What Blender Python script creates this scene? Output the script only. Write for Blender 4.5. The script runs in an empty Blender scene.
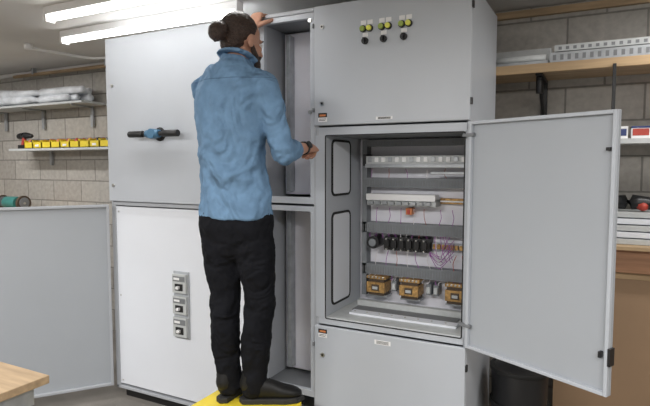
import bpy, bmesh, math, random
from mathutils import Vector, Matrix, Euler
random.seed(3)
V=Vector
sc=bpy.context.scene
sc.view_settings.view_transform='Standard'
sc.view_settings.look='None'
sc.view_settings.exposure=0.12

# ------------------------------------------------------------ materials
def mat(name,col,rough=0.5,metal=0.0,noise=0.0,nscale=8.0,bump=0.0,bscale=60.0,emis=None,estr=0.0,stretch=None,spec=0.5,folds=0,fscale=6,fstretch=(1,1,1),seams=None):
    m=bpy.data.materials.new(name);m.use_nodes=True
    nt=m.node_tree;b=nt.nodes['Principled BSDF']
    b.inputs['Base Color'].default_value=(*col,1)
    b.inputs['Roughness'].default_value=rough
    b.inputs['Metallic'].default_value=metal
    b.inputs['Specular IOR Level'].default_value=spec
    tc=nt.nodes.new('ShaderNodeTexCoord')
    src=tc.outputs['Object']
    if stretch:
        mp=nt.nodes.new('ShaderNodeMapping');mp.inputs['Scale'].default_value=stretch
        nt.links.new(src,mp.inputs['Vector']);src=mp.outputs['Vector']
    if noise>0:
        n=nt.nodes.new('ShaderNodeTexNoise');n.inputs['Scale'].default_value=nscale;n.inputs['Detail'].default_value=4
        nt.links.new(src,n.inputs['Vector'])
        r=nt.nodes.new('ShaderNodeValToRGB')
        r.color_ramp.elements[0].position=0.3;r.color_ramp.elements[1].position=0.7
        r.color_ramp.elements[0].color=(*[c*(1-noise) for c in col],1)
        r.color_ramp.elements[1].color=(*[min(1,c*(1+noise)) for c in col],1)
        nt.links.new(n.outputs['Fac'],r.inputs['Fac']);nt.links.new(r.outputs['Color'],b.inputs['Base Color'])
        if seams:
            sp=nt.nodes.new('ShaderNodeSeparateXYZ');nt.links.new(tc.outputs['Object'],sp.inputs[0])
            prev=r.outputs['Color']
            for zc in seams:
                cm=nt.nodes.new('ShaderNodeMath');cm.operation='COMPARE';cm.inputs[1].default_value=zc;cm.inputs[2].default_value=.0022
                nt.links.new(sp.outputs['Z'],cm.inputs[0])
                mx=nt.nodes.new('ShaderNodeMix');mx.data_type='RGBA'
                nt.links.new(cm.outputs[0],mx.inputs['Factor']);nt.links.new(prev,mx.inputs[6]);mx.inputs[7].default_value=(*[c*.68 for c in col],1)
                prev=mx.outputs[2]
            nt.links.new(prev,b.inputs['Base Color'])
    last=None
    if folds>0:
        mp=nt.nodes.new('ShaderNodeMapping');mp.inputs['Scale'].default_value=fstretch;mp.inputs['Rotation'].default_value=(.3,.5,.2)
        nt.links.new(tc.outputs['Object'],mp.inputs['Vector'])
        n3=nt.nodes.new('ShaderNodeTexNoise');n3.inputs['Scale'].default_value=fscale;n3.inputs['Detail'].default_value=2.0;n3.inputs['Distortion'].default_value=1.0
        nt.links.new(mp.outputs[0],n3.inputs['Vector'])
        b3=nt.nodes.new('ShaderNodeBump');b3.inputs['Strength'].default_value=1.0;b3.inputs['Distance'].default_value=folds
        nt.links.new(n3.outputs['Fac'],b3.inputs['Height']);last=b3.outputs['Normal']
        nt.links.new(last,b.inputs['Normal'])
    if bump>0:
        n2=nt.nodes.new('ShaderNodeTexNoise');n2.inputs['Scale'].default_value=bscale;n2.inputs['Detail'].default_value=3
        nt.links.new(src,n2.inputs['Vector'])
        bp=nt.nodes.new('ShaderNodeBump');bp.inputs['Strength'].default_value=bump;bp.inputs['Distance'].default_value=0.01
        if last is not None:
            bp.inputs['Distance'].default_value=0.002;nt.links.new(last,bp.inputs['Normal'])
        nt.links.new(n2.outputs['Fac'],bp.inputs['Height']);nt.links.new(bp.outputs['Normal'],b.inputs['Normal'])
    if emis:
        b.inputs['Emission Color'].default_value=(*emis,1);b.inputs['Emission Strength'].default_value=estr
    return m

G=mat('powdercoat_grey',(0.48,0.51,0.55),0.42,noise=0.025,nscale=3)
G2=mat('powdercoat_edge',(0.42,0.44,0.47),0.42,noise=0.03)
GD=mat('frame_dark_grey',(0.19,0.20,0.21),0.5,noise=0.05)
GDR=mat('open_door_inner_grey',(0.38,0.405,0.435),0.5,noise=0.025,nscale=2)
WH=mat('white_powdercoat',(0.76,0.79,0.84),0.4,noise=0.02,nscale=2)
WP=mat('mounting_pan_white',(0.78,0.78,0.84),0.5,noise=0.03)
DUCT=mat('wiring_duct_grey',(0.20,0.215,0.23),0.6,noise=0.08,nscale=30)
LG=mat('light_plastic',(0.52,0.54,0.54),0.5,noise=0.06,nscale=30)
BK=mat('black_plastic',(0.012,0.012,0.013),0.4,noise=0.1)
BKM=mat('gasket_black',(0.015,0.015,0.015),0.7,noise=0.1)
STEEL=mat('galvanised_steel',(0.40,0.42,0.44),0.35,0.5,noise=0.15,nscale=20)
ZINC=mat('zinc_screw',(0.6,0.6,0.58),0.3,0.9,noise=0.05)
BRASS=mat('transformer_brass',(0.44,0.26,0.09),0.45,0.2,noise=0.45,nscale=60)
TRAFO=mat('transformer_core',(0.09,0.065,0.045),0.5,0.3,noise=0.2)
ORG=mat('orange_plastic',(0.62,0.22,0.08),0.5,noise=0.05)
YEL=mat('yellow_plastic',(0.78,0.60,0.04),0.45,noise=0.05)
LAMPY=mat('indicator_yellow',(0.80,0.80,0.12),0.3,noise=0.03)
LAMPG=mat('indicator_green',(0.32,0.42,0.08),0.3,noise=0.03)
LBL=mat('label_white',(0.85,0.85,0.85),0.5,noise=0.02)
TXT=mat('label_ink',(0.03,0.03,0.03),0.6,noise=0.05)
BLUE=mat('handle_blue',(0.06,0.17,0.29),0.4,noise=0.05)
PURP=mat('purple_wire',(0.34,0.11,0.38),0.5,noise=0.05)
REDW=mat('brown_wire',(0.36,0.09,0.07),0.5,noise=0.05)
WHW=mat('white_wire',(0.75,0.72,0.74),0.5,noise=0.03)
PLY=mat('plywood',(0.46,0.32,0.18),0.6,noise=0.18,nscale=3,stretch=(1,6,12),bump=0.1)
PLY2=mat('timber_pale',(0.38,0.27,0.16),0.6,noise=0.22,nscale=4,stretch=(1,8,10),bump=0.1)
BROWN=mat('brown_board',(0.32,0.21,0.125),0.7,noise=0.10,nscale=2)
REDWOOD=mat('red_timber',(0.38,0.20,0.11),0.6,noise=0.2,nscale=4,stretch=(1,6,12))
CEIL=mat('ceiling_paint',(0.66,0.65,0.63),0.8,noise=0.05,nscale=1.5,bump=0.05)
CONC=mat('concrete_floor',(0.22,0.205,0.185),0.8,noise=0.2,nscale=3,bump=0.2)
POLY=mat('plastic_sheet',(0.68,0.71,0.75),0.3,noise=0.2,nscale=8,bump=0.5,bscale=14)
TEAL=mat('machine_teal',(0.05,0.22,0.20),0.4,noise=0.1)
REDP=mat('red_part',(0.45,0.06,0.04),0.5,noise=0.1)
DKB=mat('dark_blue_box',(0.03,0.05,0.16),0.5,noise=0.1)
SHIRT=mat('denim_shirt',(0.150,0.260,0.400),0.85,noise=0.14,nscale=18,bump=0.4,bscale=240,spec=0.2,folds=.085,fscale=4.5,fstretch=(1.4,1.4,.9),seams=(1.925,))
PANT=mat('black_trousers',(0.007,0.0075,0.010),0.85,noise=0.2,nscale=10,bump=0.3,bscale=200,spec=0.15,folds=.05,fscale=6,fstretch=(1,1,1.2))
SKIN=mat('skin',(0.50,0.27,0.185),0.5,noise=0.07,nscale=30,bump=0.05,bscale=120)
LIP=mat('lips',(0.42,0.16,0.12),0.5,noise=0.05)
HAIR=mat('dark_brown_hair',(0.040,0.022,0.015),0.5,noise=0.5,nscale=14,stretch=(9,1.2,9),bump=0.8,bscale=18)
EYEW=mat('eye_white',(0.8,0.78,0.75),0.3,noise=0.02)
SHOE=mat('black_shoe',(0.010,0.010,0.010),0.5,noise=0.1,bump=0.1,spec=.3)
SOLE=mat('shoe_sole',(0.02,0.02,0.02),0.7,noise=0.1)
TUBE=mat('fluorescent_tube',(1,1,1),0.4,emis=(1.0,0.98,0.95),estr=9,noise=0.0)

def blockmat():
    m=bpy.data.materials.new('concrete_block_wall');m.use_nodes=True
    nt=m.node_tree;b=nt.nodes['Principled BSDF'];b.inputs['Roughness'].default_value=0.85
    tc=nt.nodes.new('ShaderNodeTexCoord');sp=nt.nodes.new('ShaderNodeSeparateXYZ');cb=nt.nodes.new('ShaderNodeCombineXYZ')
    ad=nt.nodes.new('ShaderNodeMath');ad.operation='ADD'
    nt.links.new(tc.outputs['Object'],sp.inputs[0])
    nt.links.new(sp.outputs['X'],ad.inputs[0]);nt.links.new(sp.outputs['Y'],ad.inputs[1])
    nt.links.new(ad.outputs[0],cb.inputs['X']);nt.links.new(sp.outputs['Z'],cb.inputs['Y'])
    br=nt.nodes.new('ShaderNodeTexBrick')
    br.inputs['Scale'].default_value=1;br.inputs['Brick Width'].default_value=0.4;br.inputs['Row Height'].default_value=0.2
    br.inputs['Mortar Size'].default_value=0.006;br.inputs['Mortar Smooth'].default_value=0.3
    br.inputs['Color1'].default_value=(0.37,0.35,0.32,1);br.inputs['Color2'].default_value=(0.44,0.42,0.385,1)
    br.inputs['Mortar'].default_value=(0.24,0.23,0.21,1)
    nt.links.new(cb.outputs[0],br.inputs['Vector'])
    n=nt.nodes.new('ShaderNodeTexNoise');n.inputs['Scale'].default_value=25;n.inputs['Detail'].default_value=6
    nt.links.new(tc.outputs['Object'],n.inputs['Vector'])
    mx=nt.nodes.new('ShaderNodeMix');mx.data_type='RGBA';mx.blend_type='OVERLAY';mx.inputs['Factor'].default_value=0.3
    nt.links.new(br.outputs['Color'],mx.inputs[6]);nt.links.new(n.outputs['Fac'],mx.inputs[7])
    nt.links.new(mx.outputs[2],b.inputs['Base Color'])
    bp=nt.nodes.new('ShaderNodeBump');bp.inputs['Strength'].default_value=0.6;bp.inputs['Distance'].default_value=0.01;bp.invert=True
    nt.links.new(br.outputs['Fac'],bp.inputs['Height'])
    bp2=nt.nodes.new('ShaderNodeBump');bp2.inputs['Strength'].default_value=0.3;bp2.inputs['Distance'].default_value=0.01
    nt.links.new(n.outputs['Fac'],bp2.inputs['Height']);nt.links.new(bp.outputs['Normal'],bp2.inputs['Normal'])
    nt.links.new(bp2.outputs['Normal'],b.inputs['Normal'])
    return m
BLOCK=blockmat()

# ------------------------------------------------------------ mesh builder
class M:
    def __init__(s,name):
        s.name=name;s.bm=bmesh.new();s.mats=[]
    def mi(s,m):
        if m not in s.mats:s.mats.append(m)
        return s.mats.index(m)
    def _fin(s,verts,m,smooth=False):
        i=s.mi(m);fs=set()
        for v in verts:
            for f in v.link_faces:fs.add(f)
        for f in fs:
            f.material_index=i;f.smooth=smooth
    def box(s,a,b,m,T=None):
        c=[(a[i]+b[i])/2 for i in range(3)];d=[abs(b[i]-a[i]) for i in range(3)]
        mt=Matrix.Translation(c)@Matrix.Diagonal((*d,1))
        if T is not None:mt=T@mt
        r=bmesh.ops.create_cube(s.bm,size=1,matrix=mt);s._fin(r['verts'],m)
    def cyl(s,a,b,r1,m,r2=None,seg=16,T=None,caps=True):
        a=V(a);b=V(b)
        if T is not None:a=T@a;b=T@b
        d=b-a;q=d.to_track_quat('Z','Y').to_matrix().to_4x4()
        mt=Matrix.Translation((a+b)/2)@q
        r=bmesh.ops.create_cone(s.bm,cap_ends=caps,segments=seg,radius1=r1,radius2=r1 if r2 is None else r2,depth=d.length,matrix=mt)
        s._fin(r['verts'],m,True)
        for v in r['verts']:
            for f in v.link_faces:
                if len(f.verts)>4:f.smooth=False
    def sph(s,c,r,m,T=None,seg=16):
        if not hasattr(r,'__len__'):r=(r,r,r)
        mt=Matrix.Translation(c)@Matrix.Diagonal((*r,1))
        if T is not None:mt=T@mt
        q=bmesh.ops.create_uvsphere(s.bm,u_segments=seg,v_segments=seg//2+2,radius=1,matrix=mt);s._fin(q['verts'],m,True)
    def tube(s,pts,rad,m,seg=10,sub=5,T=None,hint=(1,0,0),caps=True):
        n=len(pts);P=[V(p) for p in pts]
        if not isinstance(rad,(list,tuple)):rad=[rad]*n
        Rr=[(r,r) if not hasattr(r,'__len__') else r for r in rad]
        out=[]
        def cr(a,b,c,d,t):return 0.5*((2*b)+(c-a)*t+(2*a-5*b+4*c-d)*t*t+(3*b-a-3*c+d)*t**3)
        for i in range(n-1):
            p0=P[max(i-1,0)];p3=P[min(i+2,n-1)]
            for k in range(sub):
                t=k/sub
                rr=tuple(Rr[i][j]*(1-t)+Rr[i+1][j]*t for j in range(2))
                out.append((cr(p0,P[i],P[i+1],p3,t),rr))
        out.append((P[-1],Rr[-1]))
        if caps:
            d0=(out[1][0]-out[0][0]).normalized();d1=(out[-1][0]-out[-2][0]).normalized()
            h=[];t=[]
            for k in (0.15,0.5,0.85):
                f_=math.sqrt(1-(1-k)**2);
                r0=min(out[0][1]);h.append((out[0][0]-d0*r0*(1-k),(out[0][1][0]*f_,out[0][1][1]*f_)))
                r1=min(out[-1][1]);t.append((out[-1][0]+d1*r1*(1-k),(out[-1][1][0]*f_,out[-1][1][1]*f_)))
            out=h+out+t[::-1]
        rings=[];H=V(hint);idx=s.mi(m)
        for i,(p,r) in enumerate(out):
            a=out[max(i-1,0)][0];b=out[min(i+1,len(out)-1)][0]
            d=(b-a).normalized()
            x=(H-d*H.dot(d));
            if x.length<1e-3:x=V((0,0,1))-d*d.z
            x.normalize();y=d.cross(x)
            ring=[]
            for k in range(seg):
                an=2*math.pi*k/seg
                q=p+x*(math.cos(an)*r[0])+y*(math.sin(an)*r[1])
                if T is not None:q=T@q
                ring.append(s.bm.verts.new(q))
            rings.append(ring)
        for i in range(len(rings)-1):
            for k in range(seg):
                f=s.bm.faces.new((rings[i][k],rings[i][(k+1)%seg],rings[i+1][(k+1)%seg],rings[i+1][k]));f.material_index=idx;f.smooth=True
        f=s.bm.faces.new(rings[0][::-1]);f.material_index=idx
        f=s.bm.faces.new(rings[-1]);f.material_index=idx
    def rrect(s,c,w,h,t,rad,m,axis='y',hole=None):
        def loop(w,h,rad):
            o=[]
            for cx,cy,a0 in ((w/2-rad,h/2-rad,0),(-w/2+rad,h/2-rad,90),(-w/2+rad,-h/2+rad,180),(w/2-rad,-h/2+rad,270)):
                for k in range(7):
                    a=math.radians(a0+15*k);o.append((cx+rad*math.cos(a),cy+rad*math.sin(a)))
            return o
        def put(p,d):
            u,v=p
            if axis=='y':q=(c[0]+u,c[1]+d,c[2]+v)
            elif axis=='x':q=(c[0]+d,c[1]+u,c[2]+v)
            else:q=(c[0]+u,c[1]+v,c[2]+d)
            return s.bm.verts.new(q)
        idx=s.mi(m);L=loop(w,h,rad);n=len(L)
        A=[put(p,-t/2) for p in L];B=[put(p,t/2) for p in L]
        fs=[]
        for i in range(n):fs.append(s.bm.faces.new((A[i],A[(i+1)%n],B[(i+1)%n],B[i])))
        if hole:
            L2=loop(w-2*hole,h-2*hole,max(rad-hole,0.002))
            A2=[put(p,-t/2) for p in L2];B2=[put(p,t/2) for p in L2]
            for i in range(n):
                j=(i+1)%n
                fs.append(s.bm.faces.new((A2[j],A2[i],B2[i],B2[j])))
                fs.append(s.bm.faces.new((A[j],A[i],A2[i],A2[j])))
                fs.append(s.bm.faces.new((B[i],B[j],B2[j],B2[i])))
        else:
            fs.append(s.bm.faces.new(A));fs.append(s.bm.faces.new(B[::-1]))
        for f in fs:f.material_index=idx
    def done(s,parent=None,bevel=0,remesh=0,smooth_it=0,disp=None,recalc=True,subsurf=0,loc=None):
        if recalc:bmesh.ops.recalc_face_normals(s.bm,faces=s.bm.faces)
        me=bpy.data.meshes.new(s.name);s.bm.to_mesh(me);s.bm.free()
        for m in s.mats:me.materials.append(m)
        o=bpy.data.objects.new(s.name,me);sc.collection.objects.link(o)
        if parent:o.parent=parent
        if bevel:
            b=o.modifiers.new('bevel','BEVEL');b.width=bevel;b.segments=2;b.limit_method='ANGLE';b.angle_limit=math.radians(50)
        if remesh:
            r=o.modifiers.new('remesh','REMESH');r.mode='VOXEL';r.voxel_size=remesh;r.use_smooth_shade=True
        if smooth_it:
            r=o.modifiers.new('smooth','SMOOTH');r.factor=0.5;r.iterations=smooth_it
        if disp:
            for (kind,size,st) in disp:
                tx=bpy.data.textures.new(s.name+'_tex','CLOUDS');tx.noise_scale=size;tx.noise_depth=2
                d=o.modifiers.new('folds','DISPLACE');d.texture=tx;d.strength=st;d.mid_level=0.5
                d.texture_coords='LOCAL'
        return o
def empty(name,parent=None,loc=(0,0,0)):
    e=bpy.data.objects.new(name,None);sc.collection.objects.link(e);e.location=loc;e.empty_display_size=0.1
    if parent:e.parent=parent
    return e

# ------------------------------------------------------------ room
XL,XR,YF,YB,ZC=-6.6,2.6,-4.6,1.0,2.48
def slab(name,a,b,m):
    o=M(name);o.box(a,b,m);return o.done()
slab('floor',(XL-.1,YF-.1,-.1),(XR+.1,YB+.1,0),CONC)
slab('ceiling',(XL-.1,YF-.1,ZC),(XR+.1,YB+.1,ZC+.1),CEIL)
slab('wall_back',(XL-.1,YB,0),(XR+.1,YB+.1,ZC),BLOCK)
slab('wall_front',(XL-.1,YF-.1,0),(XR+.1,YF,ZC),BLOCK)
slab('wall_left',(XL-.1,YF,0),(XL,YB,ZC),BLOCK)
slab('wall_right',(XR,YF,0),(XR+.1,YB,ZC),BLOCK)
slab('trim_1',(-0.9,YB-.03,2.425),(XR-.01,YB,2.465),PLY2)
slab('trim_2',(XL+.01,YB-.03,2.44),(-2.9,YB,2.475),CEIL)
YW=YB-.012

# ------------------------------------------------------------ switchboard
sw=empty('electrical_switchboard')
x0,x1=-2.83,-1.68
c=M('left_cabinet_shell')
c.box((x0,.0,.07),(x0+.02,.6,2.35),G2)
c.box((x0,.58,.07),(x1,.6,2.35),G2)
c.box((x0,.0,2.33),(x1,.58,2.35),G2)
c.box((x0,.0,.07),(x1,.58,.09),G2)
c.box((x1-.02,.0,.09),(x1,.58,2.33),G2)
c.box((x0+.02,.0,1.29),(x1-.02,.58,1.315),G2)
c.box((x0+.02,.0,.09),(x0+.035,.04,1.29),G2)
c.box((x0+.03,.05,.0),(x1,.55,.07),BK)
c.box((x0+.02,.06,1.33),(x1-.02,.08,2.33),GD)
c.done(sw,bevel=.003)
c=M('upper_left_door')
c.box((x0+.004,-.022,1.318),(x1-.002,-.001,2.345),G)
c.done(sw,bevel=.005)
c=M('door_locks')
for (x,z) in ((x0+.06,2.05),(x0+.05,1.42),(-1.335,1.82),(-1.335,2.28)):
    c.cyl((x,-.03,z),(x,-.02,z),.010,ZINC)
for (x,z) in ((-1.265,1.86),(-1.265,2.24),(-1.262,.56),(-1.262,.25)):
    c.cyl((x,-.030,z),(x,-.023,z),.011,ZINC);c.cyl((x,-.032,z),(x,-.029,z),.005,BK)
c.done(sw)
c=M('rotary_pull_handle')
z=1.735
c.cyl((-2.37,-.075,z),(-2.37,-.02,z),.026,BK)
c.cyl((-2.37,-.03,z),(-2.37,-.021,z),.042,BK)
c.cyl((-2.54,-.08,z),(-2.20,-.08,z),.014,BK)
c.cyl((-2.565,-.08,z),(-2.45,-.08,z),.020,BK)
c.cyl((-2.29,-.08,z),(-2.175,-.08,z),.020,BK)
c.cyl((-2.42,-.08,z),(-2.32,-.08,z),.024,BLUE)
c.cyl((-2.37,-.105,z),(-2.37,-.06,z),.030,BLUE)
c.done(sw,bevel=.003)
c=M('inner_escutcheon_panel')
c.box((x0+.035,.004,.105),(x1-.022,.018,1.283),WH)
for zz in (.13,.7,1.25):
    for xx in (x0+.06,x1-.05):c.cyl((xx,.0,zz),(xx,.004,zz),.006,ZINC)
c.done(sw,bevel=.002)
c=M('circuit_breakers')
c.box((-2.305,-.004,.49),(-2.185,.004,.905),G2)
for zb,hh in ((.775,.115),(.645,.11),(.505,.12)):
    c.box((-2.297,-.024,zb),(-2.193,-.003,zb+hh),LG)
    c.box((-2.292,-.026,zb+hh*.62),(-2.198,-.023,zb+hh*.9),GD)
    c.box((-2.275,-.028,zb+hh*.14),(-2.215,-.023,zb+hh*.5),BK)
    c.box((-2.255,-.045,zb+hh*.24),(-2.235,-.027,zb+hh*.38),LBL)
    c.box((-2.285,-.027,zb+hh*.7),(-2.24,-.025,zb+hh*.82),LBL)
c.done(sw,bevel=.002)
c=M('lower_left_open_door')
ang=math.atan2(-.8,-.6)
T=Matrix.Translation((x0+.0,-.018,0))@Matrix.Rotation(ang,4,'Z')
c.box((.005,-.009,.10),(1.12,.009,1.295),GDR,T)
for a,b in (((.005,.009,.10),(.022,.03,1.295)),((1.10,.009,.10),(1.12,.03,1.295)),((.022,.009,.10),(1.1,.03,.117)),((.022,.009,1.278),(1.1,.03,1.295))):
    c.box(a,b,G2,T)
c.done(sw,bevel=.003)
# --- middle compartment
m0,m1=-1.678,-1.315
c=M('cable_compartment')
c.box((m0,.0,.07),(m0+.018,.6,2.35),G2)
c.box((m1-.012,.0,.07),(m1,.6,2.35),G2)
c.box((m0+.018,.58,.07),(m1-.012,.6,2.35),G2)
c.box((m0+.018,.0,2.33),(m1-.012,.58,2.35),G2)
c.box((m0+.018,.0,.07),(m1-.012,.58,.09),G2)
c.box((m0+.03,.05,.0),(m1,.55,.07),BK)
for za,zb in ((1.38,2.30),(.34,1.305)):
    c.box((m0+.018,.002,za-.035),(m1-.012,.03,za),G)
    c.box((m0+.018,.002,zb),(m1-.012,.03,zb+.028),G)
    c.box((m0+.018,.002,za),(m0+.045,.03,zb),G)
    c.box((m1-.034,.002,za),(m1-.012,.03,zb),G)
    c.box((m0+.03,.24,za),(m1-.03,.25,zb),WP)
    c.box((m1-.02,.03,za),(m1-.012,.24,zb),WP)
    c.box((m0+.07,.19,za+.02),(m0+.095,.24,zb-.02),STEEL)
    for k in range(7):
        zz=za+.06+k*(zb-za-.12)/6
        c.cyl((m1-.06,.234,zz),(m1-.06,.24,zz),.004,GD,seg=8)
    c.box((m0+.018,.03,za-.03),(m1-.012,.36,za-.018),GD)
    c.box((m0+.018,.03,zb+.01),(m1-.012,.36,zb+.022),GD)
c.done(sw,bevel=.002)
# --- right cabinet
a0,a1=-1.30,-.525
c=M('right_cabinet_shell')
c.box((a0-.014,.0,.07),(a0+.004,.6,2.35),G2)
c.box((a1-.016,.0,.07),(a1,.6,2.35),G)
c.box((a0+.004,.584,.07),(a1-.016,.6,2.35),G2)
c.box((a0+.004,.0,2.335),(a1-.016,.584,2.35),G2)
c.box((a0+.004,.0,.07),(a1-.016,.584,.09),G2)
c.box((a0,.05,.0),(a1-.03,.55,.07),BK)
c.box((a0+.004,.0,1.70),(a1-.016,.58,1.712),GD)
c.box((a0+.004,.0,.745),(a1-.016,.58,.757),LG)
c.box((a0+.004,-.004,1.70),(a1-.016,.02,1.742),G)
c.box((a0+.004,-.004,.718),(a1-.016,.02,.752),G)
c.box((a0-.014,-.004,.752),(a0+.045,.02,1.70),G)
c.box((a1-.022,-.004,.752),(a1,.02,1.70),G)
c.rrect(((a0+a1)/2+.010,-.006,1.225),.712,.955,.006,.01,BKM,'y',hole=.005)
c.box((a0+.035,.02,.757),(a0+.045,.46,1.70),G)
c.box((a1-.024,.02,.757),(a1-.016,.46,1.70),G2)
c.box((a0+.045,.44,.757),(a1-.024,.45,1.70),WP)
c.done(sw,bevel=.002)
c=M('side_access_windows')
for za,zb in ((1.385,1.685),(.80,1.30)):
    c.rrect((a0+.048,.175,(za+zb)/2),.235,zb-za,.007,.035,BKM,'x',hole=.012)
    c.rrect((a0+.047,.175,(za+zb)/2),.212,zb-za-.022,.005,.026,WH,'x')
c.done(sw)
c=M('upper_right_door')
c.box((a0-.012,-.024,1.75),(a1,-.003,2.345),G)
c.done(sw,bevel=.005)
c=M('lower_right_door')
c.box((a0-.012,-.024,.10),(a1,-.003,.712),G)
c.done(sw,bevel=.005)
c=M('open_cell_door')
dv=V((.575,-.30,0));L=dv.length;ang=math.atan2(dv.y,dv.x)
T=Matrix.Translation((a1+.004,-.022,0))@Matrix.Rotation(ang,4,'Z')
L-=.004
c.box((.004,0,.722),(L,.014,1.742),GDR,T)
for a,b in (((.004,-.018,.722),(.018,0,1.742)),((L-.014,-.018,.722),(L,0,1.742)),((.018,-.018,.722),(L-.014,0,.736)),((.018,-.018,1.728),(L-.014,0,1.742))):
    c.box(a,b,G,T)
c.box((L-.036,-.020,.858),(L-.026,0,.882),BK,T);c.box((L-.002,-.02,.835),(L+.008,.014,.90),BK,T)
c.box((L-.036,-.016,1.60),(L-.02,0,1.612),BK,T)
for zz in (.80,1.66):
    c.cyl((-.004,-.004,zz),(-.004,-.004,zz+.05),.008,G2,T=T)
    c.box((-.03,-.02,zz+.015),(.03,-.004,zz+.03),GD,T)
c.done(sw,bevel=.002)
c=M('door_hinges')
for zz in (.20,.60,1.82,2.24):
    c.box((a1-.002,-.022,zz),(a1+.008,-.002,zz+.03),BK)
    c.box((a0-.02,-.03,zz-.0),(a0-.012,-.01,zz+.02),GD)
c.done(sw,bevel=.001)
c=M('warning_labels')
def label(cx,cz,w,h,warn=False):
    y=-.0245
    c.box((cx-w/2,y-.001,cz-h/2),(cx+w/2,y,cz+h/2),LBL)
    if warn:
        c.box((cx-w/2,y-.0016,cz+.0),(cx+w/2,y-.001,cz+h/2),BK)
        c.box((cx-w*.35,y-.002,cz+h*.12),(cx+w*.35,y-.0016,cz+h*.34),ORG)
        c.box((cx-w*.4,y-.0016,cz-h*.2),(cx+w*.4,y-.001,cz-h*.14),TXT)
        c.box((cx-w*.4,y-.0016,cz-h*.36),(cx+w*.3,y-.001,cz-h*.3),TXT)
    else:
        for k in (-1,0,1):
            c.box((cx-w*.38,y-.0016,cz+k*h*.25-.0012),(cx+w*.38,y-.001,cz+k*h*.25+.0012),TXT)
label(-1.262,1.79,.05,.045,True);label(-1.262,.675,.05,.045,True)
label(-.93,1.775,.085,.014);label(-.93,.675,.085,.022)
c.done(sw)
c=M('pilot_lights_and_selectors')
y=-.024
for gx in (-1.04,-.945,-.845):
    for dx,mm in ((0,BK),(.034,LAMPY)):
        c.box((gx+dx-.014,y-.002,2.223),(gx+dx+.014,y,2.244),LBL)
        c.cyl((gx+dx,y-.012,2.203),(gx+dx,y,2.203),.0165,BK)
        c.cyl((gx+dx,y-.024,2.203),(gx+dx,y-.01,2.203),.0125,LAMPY if dx else LAMPG)
    gx2=gx+.010
    c.box((gx2-.014,y-.002,2.166),(gx2+.014,y,2.185),LBL)
    c.cyl((gx2,y-.014,2.146),(gx2,y,2.146),.0165,BK)
    c.box((gx2-.004,y-.03,2.134),(gx2+.004,y-.012,2.158),BK)
c.done(sw,bevel=.001)
# --- internals
ix0,ix1=-1.215,-.565
c=M('wiring_ducts')
for za,zb in ((1.425,1.478),(1.165,1.225),(.925,.985),(1.655,1.69)):
    c.box((ix0,.375,za),(ix1,.44,zb),DUCT)
    n=42
    for k in range(n):
        xx=ix0+(k+.5)*(ix1-ix0)/n
        c.box((xx-.0025,.372,za+.006),(xx+.0025,.376,zb-.012),GD)
c.box((ix0-.0,.375,.80),(ix0+.028,.44,1.425),DUCT)
c.box((ix0-.0,.375,1.478),(ix0+.028,.44,1.655),DUCT)
c.done(sw)
c=M('busbar_links')
c.box((-1.175,.33,1.555),(-.590,.44,1.60),LG)
c.box((-1.175,.32,1.535),(-.590,.36,1.556),STEEL)
for k in range(14):
    xx=-1.16+k*.040
    c.box((xx,.322,1.566),(xx+.022,.331,1.592),LBL if k%3 else STEEL)
c.box((-1.19,.325,1.545),(-1.172,.42,1.61),BK);c.box((-.8,.318,1.50),(-.62,.34,1.515),STEEL)
c.box((-1.17,.34,1.325),(-.775,.44,1.365),LG)
c.box((-1.17,.325,1.355),(-.775,.40,1.39),LBL)
for k in range(9):
    xx=-1.155+k*.041
    c.box((xx,.318,1.332),(xx+.028,.341,1.35),STEEL)
c.box((-.77,.41,1.34),(-.58,.44,1.37),BRASS)
c.box((-.77,.40,1.35),(-.58,.412,1.358),LBL)
c.done(sw,bevel=.002)
c=M('orange_isolator_tag')
c.box((-.955,.38,1.275),(-.92,.44,1.312),ORG);c.box((-.945,.372,1.28),(-.93,.382,1.305),REDP)
c.done(sw,bevel=.002)
c=M('contactor_row')
c.cyl((-1.13,.33,1.115),(-1.13,.43,1.115),.036,BK,seg=20)
c.cyl((-1.13,.32,1.115),(-1.13,.335,1.115),.022,DUCT,seg=20)
for k in range(6):
    xx=-1.07+k*.043
    c.box((xx,.35,1.075),(xx+.041,.44,1.15),BK)
    c.box((xx+.006,.33,1.09),(xx+.035,.352,1.135),BK)
    c.cyl((xx+.02,.325,1.14),(xx+.02,.35,1.14),.005,ZINC,seg=8)
    c.cyl((xx+.02,.325,1.083),(xx+.02,.35,1.083),.005,ZINC,seg=8)
c.box((-.81,.40,1.09),(-.58,.44,1.125),STEEL)
for k in range(8):
    c.box((-.80+k*.024,.38,1.095),(-.783+k*.024,.402,1.12),BRASS)
c.done(sw,bevel=.002)
c=M('control_transformers')
for xx in (-1.17,-.975,-.72):
    w=.115
    c.box((xx,.36,.80),(xx+w,.44,.812),STEEL)
    c.box((xx+.01,.345,.812),(xx+w-.01,.435,.905),TRAFO)
    c.box((xx+.004,.33,.83),(xx+w-.004,.44,.888),BRASS)
    c.box((xx+.035,.325,.842),(xx+w-.035,.332,.876),TRAFO)
    c.box((xx+.042,.322,.850),(xx+w-.042,.3255,.866),LG)
    c.box((xx+.0,.34,.905),(xx+w,.43,.922),BRASS)
    for k in range(5):c.cyl((xx+.015+k*.021,.345,.915),(xx+.015+k*.021,.335,.915),.006,ZINC,seg=8)
for xx in (-1.03,-.83,-.79):
    c.box((xx,.37,.84),(xx+.028,.44,.90),DUCT);c.box((xx+.004,.36,.85),(xx+.024,.372,.885),LG)
c.done(sw,bevel=.002)
c=M('control_wiring')
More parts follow.
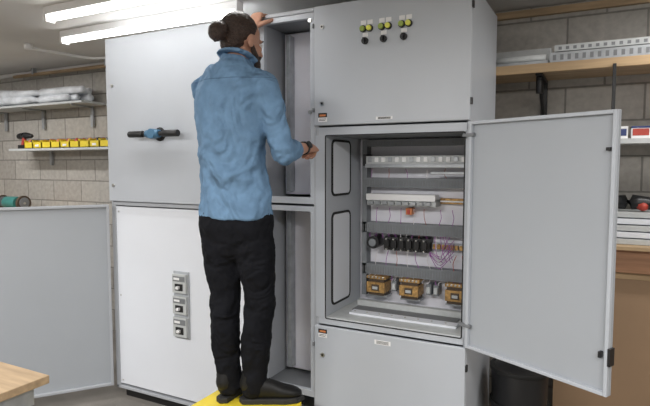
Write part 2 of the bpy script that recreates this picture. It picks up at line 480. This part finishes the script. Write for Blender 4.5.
def wire(p,q,sag,m,r=.0017,dy=-.02):
    p=V(p);q=V(q);mid=(p+q)/2+V((random.uniform(-.01,.01),dy,sag))
    c.tube([p,p*.7+mid*.3+V((0,dy*.4,0)),mid,q*.7+mid*.3+V((0,dy*.4,0)),q],r,m,seg=6,sub=4)
for k in range(6):
    x=-.80+random.uniform(0,.10)
    wire((x,.37,1.165),(x+random.uniform(-.05,.05),.375,1.03+random.uniform(-.03,.03)),random.uniform(-.02,.02),random.choice([PURP,PURP,WHW]))
for k in range(5):
    wire((-.81,.36,1.08-.004*k),(-.68,.365,1.15-.02*k),-.05-.005*k,PURP)
for k in range(15):
    x=-1.16+k*.036
    if k<10:wire((x,.375,1.165),(x+.01,.36,1.14),.0,random.choice([REDW,PURP,WHW]),dy=-.01)
    if k%2:wire((x,.375,1.225),(x+random.uniform(-.01,.01),.365,1.31),.0,random.choice([REDW,PURP,PURP,WHW]),dy=-.01)
    if k%3==0:wire((x,.375,1.478),(x+random.uniform(-.01,.01),.365,1.53),.0,random.choice([REDW,PURP,WHW]),dy=-.01)
for k in range(18):
    x=-1.16+k*.032
    wire((x,.375,.925),(x+random.uniform(-.02,.02),.35,.905),.0,random.choice([REDW,PURP,WHW,REDP]),dy=-.015)
    if k%2:wire((x,.372,.985),(x+random.uniform(-.02,.02),.36,1.07),.0,random.choice([REDW,REDP,PURP,WHW]),dy=-.01)
c.done(sw)
c=M('gland_plate_rail')
c.box((-1.17,.10,.757),(-.60,.17,.768),WH)
c.box((-1.19,.185,.757),(-.62,.27,.763),GD)
c.box((-1.21,.30,.757),(-.60,.33,.785),LG)
for k in range(8):c.cyl((-1.15+k*.07,.135,.767),(-1.15+k*.07,.135,.772),.005,ZINC,seg=8)
c.done(sw,bevel=.001)

# ------------------------------------------------------------ lights (battens)
def batten(name,xa,xb,y,z=ZC,power=0):
    o=M(name)
    o.box((xa,y-.03,z-.045),(xb,y+.03,z-.001),LBL)
    for x in (xa,xb-.02):o.box((x,y-.03,z-.085),(x+.02,y+.03,z-.045),LBL)
    o.cyl((xa+.02,y,z-.066),(xb-.02,y,z-.066),.015,TUBE)
    ob=o.done()
    if power:
        l=bpy.data.lights.new(name+'_glow','AREA');l.shape='RECTANGLE';l.size=xb-xa-.1;l.size_y=.08;l.energy=power;l.color=(1,.985,.975)
        lo=bpy.data.objects.new('lamp_glow',l);lo.location=((xa+xb)/2,y,z-.09);sc.collection.objects.link(lo);lo.parent=ob
batten('fluorescent_batten',-3.38,-1.86,.10,power=5)
batten('fluorescent_batten',-2.95,-1.43,-.32,power=4)
batten('fluorescent_batten',-4.6,-3.1,-2.4,power=58)
batten('fluorescent_batten',-2.2,-.7,-2.9,power=86)
batten('fluorescent_batten',.1,1.6,-2.3,power=58)
batten('fluorescent_batten',.2,1.7,.2,power=16)  # out-of-view side light, added to brighten the right part of the back wall
batten('fluorescent_batten',-5.6,-4.1,-.2,power=20)  # added side light beyond the frame, lifts the left end of the back wall
w=bpy.data.worlds.new('World');sc.world=w;w.use_nodes=True
w.node_tree.nodes['Background'].inputs[0].default_value=(.8,.85,.9,1);w.node_tree.nodes['Background'].inputs[1].default_value=.3

c=M('ceiling_conduit')
c.cyl((-3.95,.22,2.44),(-3.95,.22,2.479),.03,LBL);c.tube([(-3.95,.22,2.45),(-3.9,.5,2.45),(-3.84,.72,2.45),(-3.5,.78,2.45),(-2.9,.78,2.45)],.011,LBL,seg=8)
c.done()
c=M('ceiling_pipe')
c.cyl((-5.2,.9,2.42),(-3.0,.9,2.42),.016,PLY2)
for x in (-4.9,-3.9):c.box((x,.88,2.42),(x+.02,.92,2.479),STEEL)
c.done()

# ------------------------------------------------------------ left background
c=M('sheeting_shelf')
c.box((-6.0,.72,2.09),(-4.0,YW,2.11),LG)
for x in (-5.5,-4.9,-4.2):
    c.box((x,.965,1.9),(x+.03,YW,2.09),STEEL);c.box((x+.008,.76,2.075),(x+.022,YW,2.09),STEEL)
c.done(bevel=.002)
c=M('rolled_plastic_sheeting')
for k in range(9):
    yy=.75+.045*(k%5)+.01;zz=2.155+.058*(k//5)
    xe=-4.02-random.uniform(0,.25)
    c.tube([(-5.9,yy,zz),(-5.3,yy+.01,zz+.016),(-4.7,yy-.01,zz-.004),(xe,yy,zz)],[.038,.044,.036,.032],POLY,seg=12)
c.done(disp=[(None,.08,.025)])
c=M('bin_shelf')
c.box((-5.1,.75,1.685),(-3.68,YW,1.705),LG)
for x in (-4.8,-3.9):c.box((x,.965,1.55),(x+.03,YW,1.685),STEEL)
c.done()
c=M('yellow_parts_bins')
n=9
for k in range(n):
    xa=-4.87+k*.129;xb=xa+.118
    z0=1.706;h=.075
    c.box((xa,.76,z0),(xb,.97,z0+.006),YEL)
    c.box((xa,.76,z0),(xa+.005,.97,z0+h),YEL);c.box((xb-.005,.76,z0),(xb,.97,z0+h),YEL)
    c.box((xa,.965,z0),(xb,.97,z0+h),YEL);c.box((xa,.76,z0),(xb,.765,z0+h*.75),YEL)
    if k%3==1:c.box((xa+.035,.757,z0+.015),(xb-.035,.76,z0+.034),LBL)
    for j in range(4):
        c.sph((xa+random.uniform(.03,.09),random.uniform(.8,.93),z0+.058),(.022,.025,.028),random.choice([REDP,TRAFO,STEEL,BK,ORG]),seg=8)
c.done()
c=M('cordless_drill')
c.tube([(-5.09,.86,1.83),(-5.0,.86,1.835),(-4.91,.86,1.83)],[.03,.034,.02],BK,seg=10)
c.tube([(-5.02,.86,1.81),(-5.04,.86,1.74)],[.02,.02],REDP,seg=8);c.box((-5.08,.83,1.706),(-4.98,.89,1.745),BK)
c.done()
c=M('left_workbench')
c.box((-6.2,.55,1.04),(-4.3,YW,1.08),PLY)
for x in (-6.1,-4.4):
    for yy in (.58,.90):c.box((x,yy,0),(x+.06,yy+.06,1.04),STEEL)
c.box((-6.1,.6,.3),(-4.4,.95,.33),PLY)
c.done(bevel=.003)
c=M('bench_grinder')
c.cyl((-5.16,.75,1.185),(-4.98,.75,1.185),.06,TEAL)
c.cyl((-5.26,.75,1.185),(-4.88,.75,1.185),.012,ZINC)
for x in (-5.25,-4.92):c.cyl((x,.75,1.185),(x+.03,.75,1.185),.072,TRAFO,seg=24);c.cyl((x-.008,.75,1.19),(x+.035,.75,1.19),.05,DUCT,seg=20)
c.box((-5.13,.69,1.082),(-5.01,.81,1.14),TEAL)
c.done(bevel=.003)
c=M('white_hose')
c.tube([(-3.63,.95,2.0),(-3.635,.95,1.6),(-3.65,.95,1.3),(-3.66,.95,.9),(-3.66,.95,.02)],.011,WHW,seg=8)
for z in (1.9,1.2,.5):c.box((-3.66,.962,z),(-3.62,YW,z+.02),STEEL)
c.done()

# ------------------------------------------------------------ foreground bench
c=M('plywood_workbench')
c.box((-2.7,-2.0,.77),(-1.73,-1.24,.80),PLY2)
c.box((-2.66,-1.96,.70),(-1.76,-1.28,.77),STEEL)
for x in (-2.65,-1.82):
    for yy in (-1.95,-1.34):c.box((x,yy,0),(x+.05,yy+.05,.70),STEEL)
c.box((-2.62,-1.92,.25),(-1.80,-1.32,.27),PLY)
c.done(bevel=.003)

# ------------------------------------------------------------ right background
XE=XR-.25
c=M('timber_shelf')
c.box((-.9,.62,2.045),(XE,YW,2.075),PLY2)
c.box((-.9,.60,2.035),(XE,.622,2.082),PLY)
c.done(bevel=.003)
c=M('shelf_bracket')
for x in (-.33,.9):
    c.box((x,.97,1.78),(x+.035,YW,2.043),BK);c.box((x,.65,2.028),(x+.035,.98,2.043),BK)
    c.tube([(x+.017,.70,2.02),(x+.017,.97,1.83)],.010,BK,seg=8)
    c.cyl((x+.017,.72,1.94),(x+.017,.72,2.03),.020,BK)
c.done(bevel=.002)
c=M('cable_tray_stock')
z=2.083
for j,(yy,xa,xb) in enumerate(((.64,-.26,1.6),(.75,-.24,1.8),(.86,-.24,1.7))):
    zt=z+(.055 if j<2 else .12)
    c.box((xa,yy,z),(xb,yy+.09,z+.006),STEEL)
    c.box((xa,yy,z),(xb,yy+.004,zt),STEEL);c.box((xa,yy+.086,z),(xb,yy+.09,zt),STEEL)
    nn=int((xb-xa)/.035)
    for k in range(nn):
        xx=xa+.015+k*.035
        c.box((xx,yy-.0012,z+.015),(xx+.016,yy,zt-.012),GD)
c.box((-.24,.66,z+.062),(1.2,.84,z+.07),STEEL);c.box((-.24,.655,z+.062),(1.2,.66,z+.095),LG)
for k in range(40):c.box((-.22+k*.035,.6538,z+.07),(-.204+k*.035,.655,z+.086),GD)
c.done()
c=M('steel_offcuts')
c.box((-.68,.63,2.083),(-.27,.69,2.10),STEEL);c.box((-.68,.70,2.083),(-.27,.80,2.11),LG)
c.cyl((-.66,.66,2.12),(-.28,.66,2.12),.018,LG);c.cyl((-.68,.74,2.13),(-.30,.75,2.13),.02,BROWN)
c.box((-.68,.82,2.083),(-.27,.90,2.20),LG);c.done()
c=M('hanging_strap')
c.box((.034,.585,1.82),(.050,.597,2.05),BK);c.cyl((.042,.59,1.82),(.042,.59,1.79),.010,BK);c.done(bevel=.002)
c=M('component_shelf')
c.box((-.25,.70,1.66),(XE,YW,1.685),LG)
for x in (-.2,.8,1.8):c.box((x,.97,1.5),(x+.03,YW,1.66),STEEL)
c.done()
c=M('parts_boxes')
for k in range(9):
    x=.03+k*.10
    m_=(LBL,DKB,REDP,LG)[k%4]
    c.box((x,.72,1.686),(x+.085,.85,1.745),LBL);c.box((x+.006,.718,1.70),(x+.079,.72,1.735),(DKB,REDP,DKB,GD)[k%4])
    c.box((x+.0,.718,1.738),(x+.085,.852,1.748),m_)
c.done(bevel=.001)
c=M('side_workbench')
c.box((-.22,.66,1.0),(XE,YW,1.12),REDWOOD)
c.box((-.25,.62,1.12),(XE,YW,1.14),PLY)
c.box((-.20,.70,.0),(XE,.72,1.0),BROWN)
c.box((-.20,.72,.0),(-.18,YW,1.0),BROWN)
c.box((-.20,.695,.96),(XE,.70,1.0),PLY)
c.done(bevel=.003)
c=M('stacked_white_boards')
for k in range(5):
    c.box((-.1+.02*(k%2),.70+.01*k,1.141+.034*k),(1.5-.05*k,.98,1.141+.034*k+.028),WH if k%2 else LG)
c.done(bevel=.002)
c=M('power_tool')
c.tube([(.02,.8,1.35),(.15,.8,1.355),(.32,.8,1.345)],[.03,.04,.02],BK,seg=12)
c.tube([(.16,.8,1.35),(.2,.78,1.335)],[.022,.025],REDP,seg=8)
c.box((.34,.74,1.31),(.6,.9,1.40),GD);c.done()
c=M('black_drum_bin')
dx,dy=-.34,.40
c.cyl((dx,dy,.0),(dx,dy,.52),.125,BK,r2=.14,seg=32)
for z in (.14,.32,.50):c.cyl((dx,dy,z),(dx,dy,z+.022),.146,BKM,seg=32)
c.cyl((dx,dy,.52),(dx,dy,.55),.13,BK,r2=.05,seg=32)
c.tube([(dx-.06,dy,.54),(dx-.04,dy,.58),(dx+.04,dy,.58),(dx+.06,dy,.54)],.009,BK,seg=8)
c.done(bevel=.003)

# ------------------------------------------------------------ step stool
c=M('step_stool')
zt=.45
cx,cy=-1.415,-.50
c.rrect((cx,cy,zt-.0125),.44,.33,.025,.04,YEL,'z')
c.rrect((cx,cy,zt-.04),.42,.31,.03,.03,YEL,'z')
for sx in (-1,1):
    for sy in (-1,1):
        a=V((cx+sx*.17,cy+sy*.12,zt-.05));b=V((cx+sx*.22,cy+sy*.19,0.0))
        c.tube([a,(a+b)/2,b],[.026,.028,.03],YEL,seg=10,caps=False)
    c.cyl((cx+sx*.20,cy-.155,.2),(cx+sx*.20,cy+.155,.2),.016,YEL)
c.rrect((cx,cy-.26,.225),.40,.20,.03,.03,YEL,'z')
for sx in (-1,1):
    c.tube([(cx+sx*.16,cy-.31,.21),(cx+sx*.18,cy-.35,0.0)],[.022,.024],YEL,seg=10,caps=False)
    c.cyl((cx+sx*.18,cy-.19,.205),(cx+sx*.195,cy-.15,.205),.014,YEL)
c.done(bevel=.003)

# ------------------------------------------------------------ man
man=empty('man')
S=M('denim_shirt')
S.tube([(-1.49,-.455,1.31),(-1.49,-.455,1.40),(-1.492,-.465,1.55),(-1.495,-.475,1.70),(-1.492,-.478,1.82),(-1.488,-.47,1.90),(-1.486,-.465,1.95),(-1.485,-.45,1.99),(-1.483,-.44,2.03)],
       [(.188,.136),(.178,.130),(.166,.118),(.172,.126),(.182,.128),(.180,.114),(.150,.098),(.098,.08),(.066,.068)],SHIRT,seg=32,sub=6,caps=False)
rs=V((-1.330,-.458,1.895));re=V((-1.248,-.425,1.610));rw=V((-1.283,-.175,1.632))
ls=V((-1.648,-.462,1.895));le=V((-1.685,-.20,2.035));lw=V((-1.66,-.065,2.275))
S.tube([rs+V((-.07,0,.02)),rs,rs*.72+re*.28+V((.010,-.004,0)),rs*.4+re*.6+V((.006,-.006,0)),re,re*.86+rw*.14,re*.70+rw*.30],[.058,.068,.060,.052,.051,.050,.047],SHIRT,seg=20,sub=6)
S.tube([ls+V((.07,0,.02)),ls,ls*.5+le*.5,le,le*.55+lw*.45],[.058,.068,.060,.054,.048],SHIRT,seg=20,sub=6)
S.done(man,remesh=.007,smooth_it=3,disp=[(None,.10,.022),(None,.04,.012)])
S=M('shirt_collar')
S.tube([(-1.548,-.43,2.035),(-1.53,-.385,2.015),(-1.48,-.37,2.0),(-1.43,-.385,2.015),(-1.418,-.43,2.035),(-1.43,-.485,2.052),(-1.485,-.508,2.058),(-1.535,-.485,2.052),(-1.548,-.43,2.035)],[(.010,.024)]*9,SHIRT,seg=10,sub=5,hint=(0,0,1))
for p,q,r,t in ((re,rw,.049,.30),(le,lw,.049,.47)):
    a=p*(1-t)+q*t;b=p*(1-t-.16)+q*(t+.16)
    S.tube([a,b],[r+.003,r-.002],SHIRT,seg=20,sub=4)
S.done(man,remesh=.005,smooth_it=2,disp=[(None,.03,.006)])
Pn=M('black_trousers')
rh=V((-1.40,-.455,1.30));rk=V((-1.375,-.43,.93));ra=V((-1.405,-.445,.515))
lh=V((-1.58,-.46,1.30));lk=V((-1.548,-.465,.93));la=V((-1.525,-.475,.515))
Pn.tube([(-1.49,-.455,1.44),(-1.49,-.455,1.36),(-1.49,-.46,1.27),(-1.49,-.46,1.20)],[(.160,.112),(.172,.122),(.178,.13),(.15,.10)],PANT,seg=28,sub=5)
for h,k,a in ((rh,rk,ra),(lh,lk,la)):
    Pn.tube([h,h*.66+k*.34,h*.3+k*.7,k,k*.6+a*.4+V((0,-.012,0)),k*.2+a*.8,a],[.096,.094,.082,.071,.069,.058,.057],PANT,seg=22,sub=5,caps=True)
Pn.done(man,remesh=.008,smooth_it=4,disp=[(None,.07,.018),(None,.03,.008)])
def shoe(name,heel,ang):
    o=M(name);T=Matrix.Translation(heel)@Matrix.Rotation(ang,4,'Z')@Matrix.Diagonal((.94,.93,1,1))
    o.tube([(0,.0,.062),(0,.05,.066),(0,.11,.060),(0,.17,.050),(0,.225,.043),(0,.25,.038)],[(.032,.044),(.037,.052),(.040,.046),(.046,.034),(.042,.026),(.028,.018)],SHOE,seg=18,sub=4,T=T)
    o.tube([(0,.0,.09),(0,.015,.14)],[.045,.045],SHOE,seg=16,sub=3,T=T)
    ob=o.done(man,remesh=.006,smooth_it=2)
    s=M(name+'_sole')
    pts=[(-.033,-.03),(0,-.048),(.033,-.03),(.037,.05),(.042,.12),(.049,.18),(.04,.24),(.0,.282),(-.036,.245),(-.047,.18),(-.040,.10),(-.036,.04)]
    A=[s.bm.verts.new(T@V((x,y,0.001))) for x,y in pts];B=[s.bm.verts.new(T@V((x*.98,y*.985,.026))) for x,y in pts]
    n=len(pts)
    for i in range(n):s.bm.faces.new((A[i],A[(i+1)%n],B[(i+1)%n],B[i]))
    s.bm.faces.new(A[::-1]);s.bm.faces.new(B);s.mi(SOLE)
    s.done(man,bevel=.004)
    l=M(name+'_laces')
    for k in range(4):
        y=.10+k*.022
        l.tube([(-.022,y,.094-k*.008),(0,y+.004,.110-k*.009),(.022,y,.094-k*.008)],.003,BKM,seg=6,sub=3,T=T)
    l.done(man)
shoe('right_shoe',(-1.42,-.465,zt+.0),math.radians(-58))
shoe('left_shoe',(-1.53,-.50,zt+.0),math.radians(4))
def hand(o,T,side,curl,thumbcurl=.5):
    o.tube([(0,-.01,0),(0,.02,0),(0,.055,0),(0,.088,0)],[(.026,.019),(.032,.018),(.039,.016),(.040,.012)],SKIN,seg=16,sub=4,T=T)
    o.sph((side*.022,.035,-.008),(.016,.026,.013),SKIN,T=T)
    fx=[.030,.0105,-.0095,-.029];ln=[(.041,.026,.020),(.045,.029,.021),(.042,.027,.020),(.033,.020,.018)]
    for i in range(4):
        p=V((side*fx[i],.080-abs(i-1)*.004,-.001));pts=[p];an=0
        for j in range(3):
            an+=curl[j]*(1+.06*i)
            p=p+V((side*fx[i]*.05,math.cos(an),-math.sin(an)))*ln[i][j];pts.append(p)
        r=.0092 if i<3 else .0078
        o.tube(pts,[r,r,r*.92,r*.78],SKIN,seg=12,sub=4,T=T)
        for q in pts[1:3]:o.sph(q,r*1.06,SKIN,T=T,seg=10)
    p=V((side*.024,.018,-.008));pts=[p];d=V((side*.75,.62,-.25)).normalized()
    for j,l in enumerate((.040,.032,.024)):
        p=p+d*l;pts.append(p)
        d=(d+V((-side*.55,.25,-.55))*thumbcurl).normalized()
    o.tube(pts,[.014,.012,.0105,.009],SKIN,seg=12,sub=4,T=T)
def frame(org,ydir,zdir):
    y=V(ydir).normalized();z=V(zdir);z=(z-y*z.dot(y)).normalized();x=y.cross(z)
    m=Matrix((x,y,z)).transposed().to_4x4();m.translation=org;return m
H=M('right_forearm_and_hand')
H.tube([re*.8+rw*.2,re*.45+rw*.55,rw],[.042,.036,(.029,.024)],SKIN,seg=16,sub=5)
TR=frame(rw,(-.02,.98,.10),(.55,0,.85))
hand(H,TR,-1,(1.0,1.15,.6),.8)
H.done(man,remesh=.0032,smooth_it=2)
H=M('left_forearm_and_hand')
H.tube([le*.6+lw*.4,le*.35+lw*.65,lw],[.042,.035,(.029,.024)],SKIN,seg=16,sub=5)
TL=frame(lw,(.03,.50,.87),(0,-.87,.5))
hand(H,TL,1,(.75,.45,.2),.3)
H.done(man,remesh=.0032,smooth_it=2)
W=M('wristwatch')
d=(rw-re).normalized();wc=rw-d*.012
W.cyl(wc-d*.011,wc+d*.011,.033,BK,seg=24)
W.cyl(wc+V((.028,0,.014)),wc+V((.038,0,.02)),.019,BK,seg=20)
W.done(man,bevel=.002)
# head
HC=V((-1.478,-.405,2.110))
TH=Matrix.Translation(HC)@Matrix.Rotation(math.radians(-16),4,'Z')@Matrix.Rotation(math.radians(-8),4,'X')
h=M('head')
h.sph((0,-.012,.03),(.074,.094,.086),SKIN,T=TH,seg=32)
h.sph((0,.03,-.03),(.058,.062,.080),SKIN,T=TH,seg=32)
h.sph((0,.055,-.088),(.032,.03,.024),SKIN,T=TH)
h.sph((0,.078,.022),(.045,.016,.011),SKIN,T=TH)
for s_ in (-1,1):
    h.sph((s_*.038,.062,-.022),(.02,.02,.02),SKIN,T=TH)
    h.sph((s_*.050,.02,-.065),(.016,.035,.022),SKIN,T=TH)
    h.sph((s_*.076,-.008,-.008),(.007,.018,.030),SKIN,T=TH)
    h.sph((s_*.082,-.014,.004),(.006,.014,.018),SKIN,T=TH)
h.tube([(0,.088,.012),(0,.100,-.010),(0,.110,-.030)],[.008,.010,.013],SKIN,seg=12,T=TH)
h.sph((.009,.098,-.034),(.009,.010,.008),SKIN,T=TH);h.sph((-.009,.098,-.034),(.009,.010,.008),SKIN,T=TH)
h.tube([TH@V((0,-.015,-.03)),V((-1.482,-.435,2.05)),V((-1.484,-.45,1.96))],[.054,.056,.062],SKIN,seg=24)
h.done(man,remesh=.004,smooth_it=3)
e=M('face_features')
for s_ in (-1,1):
    e.sph((s_*.030,.080,.002),(.013,.011,.010),EYEW,T=TH);e.sph((s_*.030,.0895,.001),(.0055,.003,.0055),BK,T=TH)
    e.tube([(s_*.014,.094,.022),(s_*.032,.092,.027),(s_*.050,.078,.020)],[.003,.004,.002],HAIR,seg=8,T=TH)
e.tube([(-.022,.088,-.056),(0,.098,-.054),(.022,.088,-.056)],[.003,.006,.003],LIP,seg=8,T=TH)
e.tube([(-.020,.087,-.063),(0,.096,-.063),(.020,.087,-.063)],[.003,.006,.003],LIP,seg=8,T=TH)
e.done(man)
b=M('beard')
b.tube([(-.068,.005,-.02),(-.062,.03,-.065),(-.035,.068,-.095),(0,.083,-.10),(.035,.068,-.095),(.062,.03,-.065),(.068,.005,-.02)],[(.008,.008),(.013,.02),(.018,.02),(.020,.02),(.018,.02),(.013,.02),(.008,.008)],HAIR,seg=12,T=TH,hint=(0,0,1))
b.tube([(-.03,.086,-.062),(-.022,.095,-.047),(0,.102,-.044),(.022,.095,-.047),(.03,.086,-.062)],[.005,.006,.006,.006,.005],HAIR,seg=8,T=TH)
b.done(man,remesh=.004,smooth_it=2,disp=[(None,.01,.003)])
hr=M('hair')
hr.sph((0,-.028,.043),(.081,.092,.086),HAIR,T=TH,seg=32)
hr.sph((0,-.056,-.005),(.066,.052,.072),HAIR,T=TH,seg=24)
hr.done(man,remesh=.005,smooth_it=2,disp=[(None,.02,.006)])
hr=M('hair_bun')
hr.sph((0,-.140,.005),(.046,.038,.042),HAIR,T=TH,seg=20)
hr.tube([(0,-.10,.008),(0,-.13,.005)],[.036,.032],HAIR,T=TH)
pts=[]
for k in range(26):
    a=k/25*math.pi*4;r=.038-.012*k/25
    pts.append((math.cos(a)*r,-.125-.034*k/25,.005+math.sin(a)*r))
hr.tube(pts,.012,HAIR,seg=8,sub=3,T=TH,hint=(0,1,0))
hr.done(man,remesh=.004,smooth_it=1,disp=[(None,.015,.005)])

# ------------------------------------------------------------ camera
cam=bpy.data.cameras.new('Camera');co=bpy.data.objects.new('Camera',cam);sc.collection.objects.link(co)
cam.sensor_width=36;cam.lens=532/650*36
co.location=(0,-2.434,1.55);co.rotation_euler=(math.radians(90)-math.atan(38/532),0,math.radians(27.4))
cam.clip_start=.01
sc.camera=co
